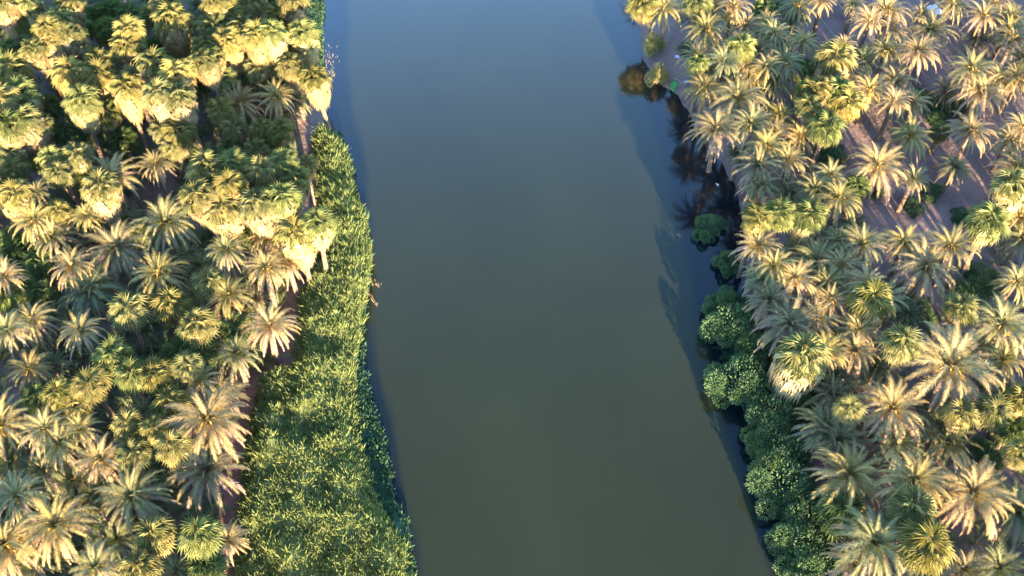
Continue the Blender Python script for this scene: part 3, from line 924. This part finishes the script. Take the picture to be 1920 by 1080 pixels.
rd = random.Random(123)
spots = []
for i in range(4000):
    x, y = rd.uniform(-110, 110), rd.uniform(-5, 190)
    if max(float(xl(y)) - x, x - float(xr(y))) < 5:
        continue
    v = Vector((x, y, 9.5 - CAM_H)); d = v.dot(FWD)
    if d <= 0:
        continue
    px, py = 960 + FOC * v.x / d, 540 - FOC * v.dot(UPV) / d
    # only where no part of the palm reaches into the picture
    if -75 < px < 1995 and -150 < py < 1185:
        continue
    if px < -450 or px > 2500 or py < -330 or py > 2100:
        continue
    if y < 40 and x < float(xl(y)) and x > float(xl(y)) - 18:
        continue
    if any((x - a) ** 2 + (y - b) ** 2 < 13 for a, b in spots):
        continue
    spots.append((x, y))
    z = ground_z(x, y); h = rd.choice((rd.uniform(3.5, 6), rd.uniform(6.5, 9)))
    put(PROTO['t'][0], (x, y, z - .1), rd.uniform(0, 6), (1, 1, h - z), 2)
    if rd.random() < (.45 if x < 0 else .15):
        h += 1.5
        put(rd.choice(PROTO['f']), (x, y, h), rd.uniform(0, 6), (1.1,) * 3, 1)
        put(PROTO['s'][0], (x, y, h), rd.uniform(0, 6), (1,) * 3, 3)
    else:
        put(rd.choice(PROTO['d']), (x, y, h), rd.uniform(0, 6), (rd.uniform(.9, 1.2),) * 3, 0)
gme = bpy.data.meshes.new('palm_grove_beyond')
gme.from_pydata(np.concatenate(gv_).tolist(), [], gf_)
for k in ('frond', 'fan', 'trunk', 'skirt'):
    gme.materials.append(M[k])
gme.polygons.foreach_set('material_index', gm_)
gme.update()
tag(link('palm_grove_beyond', gme), 'mass of palms where the groves go on beyond the picture', 'palm grove', kind='stuff')

# ------------------------------------------------------------------ small things on the banks and in the water
def hull_me(lg, wd, dp, m):
    mb = MB(); n = 12
    prof = []
    for i in range(n + 1):
        u = i / n; w = wd * math.sin(math.pi * (0.06 + .88 * u)) ** .7
        x = lg * (u - .5)
        prof.append([Vector((x, -w, dp)), Vector((x, -w * .7, dp * .3)), Vector((x, 0, 0)), Vector((x, w * .7, dp * .3)), Vector((x, w, dp)), Vector((x, w * .85, dp)), Vector((x, w * .5, dp * .45)), Vector((x, -w * .5, dp * .45)), Vector((x, -w * .85, dp))])
    k = 9
    for r in prof:
        mb.v += r; mb.c += [.5] * k
    for i in range(n):
        for j in range(k):
            a = i * k + j; b = i * k + (j + 1) % k
            mb.f.append((a, b, b + k, a + k))
    mb.f.append(tuple(range(k))); mb.f.append(tuple(n * k + j for j in reversed(range(k))))
    return mb.me('hull', m, False)


def on(px, py, dz=0.0):
    g = at(px, py, -.6)
    for _ in range(4):
        g = at(px, py, max(ZW, ground_z(g.x, g.y)) + dz)
    return g


g = on(1262, 164)
b = bpy.data.objects.new('rowing_boat', None); col.objects.link(b); b.location = (g.x, g.y, max(ZW, g.z) + .13); b.rotation_euler = (0, 0, R(78))
tag(b, 'small bright green boat drawn up at the water edge of the right bank', 'boat')
link('hull', hull_me(1.9, .42, .36, M['green_boat']), b)
sm = MB()
for x in (-.3, .28):
    sm.quad(Vector((x - .07, -.27, .26)), Vector((x + .07, -.27, .26)), Vector((x + .07, .27, .26)), Vector((x - .07, .27, .26)))
link('seat', sm.me('seat', M['wood']), b)


def tarp(name, px, py, lx, ly, hh, m, label, cat, rz, seed):
    rd = random.Random(seed); mb = MB(); n = 9
    for j in range(n):
        for i in range(n):
            u, v = i / (n - 1) - .5, j / (n - 1) - .5
            e = max(abs(u), abs(v)) * 2
            z = hh * (1 - e ** 3) * (0.75 + .5 * noise.noise(Vector((u * 4, v * 4, seed)))) + .02
            mb.v.append(Vector((u * lx + rd.uniform(-.03, .03), v * ly + rd.uniform(-.03, .03), z))); mb.c.append(.5)
    for j in range(n - 1):
        for i in range(n - 1):
            q = j * n + i; mb.f.append((q, q + 1, q + n + 1, q + n))
    g = on(px, py)
    o = link(name, mb.me(name, m), None, (g.x, g.y, g.z + .02), (0, 0, rz))
    tag(o, label, cat)


tarp('blue_tarp', 1288, 154, .95, .8, .45, M['blue'], 'bright blue tarp heap under the palms near the green boat', 'tarp', .3, 3)
tarp('pale_tarp', 1270, 107, .7, .5, .35, M['pale_blue'], 'pale blue plastic sheet on sand beside the first palms', 'tarp', .1, 5)
tarp('white_sheet', 1752, 19, 1.8, 2.2, .8, M['white'], 'large white sheet heaped on the sand behind palm trunks', 'tarp', .4, 8)
# white scrap by the dark reflections
mb = MB()
for (x0, y0, x1, y1) in ((-.25, -.06, .2, .06), (.08, -.3, .2, -.062)):
    for z0, z1 in ((.02, .07),):
        P = [Vector((x, y, z)) for z in (z0, z1) for (x, y) in ((x0, y0), (x1, y0), (x1, y1), (x0, y1))]
        n = len(mb.v); mb.v += P; mb.c += [.5] * 8
        mb.f += [(n, n + 3, n + 2, n + 1), (n + 4, n + 5, n + 6, n + 7), (n, n + 1, n + 5, n + 4), (n + 1, n + 2, n + 6, n + 5), (n + 2, n + 3, n + 7, n + 6), (n + 3, n, n + 4, n + 7)]
g = on(1345, 346)
tag(link('white_scrap', mb.me('white_scrap', M['white']), None, (g.x, g.y, g.z + .02), (0, 0, -.5)), 'small bent white scrap lying at the dark water edge of the right bank', 'scrap')
# fallen branch beside the boat
mb = MB(); a, c = on(1263, 147, .1), on(1279, 154, .1); mb.tube([a, a.lerp(c, .5) + Vector((0, .05, .06)), c], [.06, .05, .03], 6)
e1 = a.lerp(c, .12); mb.tube([e1, e1 + Vector((-.2, .35, .12))], [.03, .015], 5)
tag(link('fallen_branch', mb.me('fallen_branch', M['wood'])), 'bare fallen branch on the sand between green boat and blue tarp', 'branch')
mb = MB(); P = [on(x, y, .05) for x, y in ((1521, 10), (1530, 22), (1540, 36), (1549, 47), (1560, 62), (1571, 79))]; mb.tube(P, .05, 6)
tag(link('hose', mb.me('hose', M['wood'])), 'long thin pale hose running over the bare sand at the upper right', 'hose')
mb = MB(); P = [on(x, y, .05) for x, y in ((1562, 0), (1572, 8), (1582, 18), (1592, 28))]; mb.tube(P, .06, 6)
tag(link('dry_pole', mb.me('dry_pole', M['wood'])), 'short pale pole on the sand to the side of the long hose', 'pole')
# fallen palm trunk in the left grove
mb = MB(); a, c = at(34, 816, 5.5), at(66, 848, 1.0); mb.tube([a, a.lerp(c, .5), c], [.2, .24, .28], 8)
tag(link('leaning_log', mb.me('leaning_log', M['trunk'], True)), 'bare pinkish palm trunk slanting down beside the left edge palms', 'trunk log')
# dry stems standing out of the water
for (x0, y0, w, hgt, n, lab) in ((618, 112, 22, 26, 34, 'cluster of dry reed stems poking from water off the upper left bank'),
                                 (622, 138, 10, 12, 16, 'small group of dry stems in the water beside the drooping fan palm'),
                                 (694, 548, 26, 36, 60, 'fan of dry reed stems in the water at the reed bed bulge'),
                                 (1275, 445, 8, 10, 9, 'few dry stems standing alone in the water off the right bank')):
    rd = random.Random(x0); mb = MB()
    for k in range(n):
        u = rd.random()
        if x0 == 694:
            px, py = (x0 - 14 + 34 * u, y0 - 24 + 12 * u + rd.uniform(-6, 6)) if k % 2 else (x0 - 12 + 26 * u, y0 - 14 + 42 * u + rd.uniform(-5, 5))
        else:
            px, py = x0 + rd.gauss(0, w * .35), y0 + rd.gauss(0, hgt * .35)
        p = at(px, py, ZW); d = Vector((rd.uniform(-.25, .25), rd.uniform(-.2, .2), rd.uniform(.25, .6)))
        mb.tube([p - Vector((0, 0, .2)), p + d], [.022, .012], 4)
    tag(link('dry_reed_stems', mb.me('dry_reed_stems', M['dry'])), lab, 'reed stems', kind='stuff')
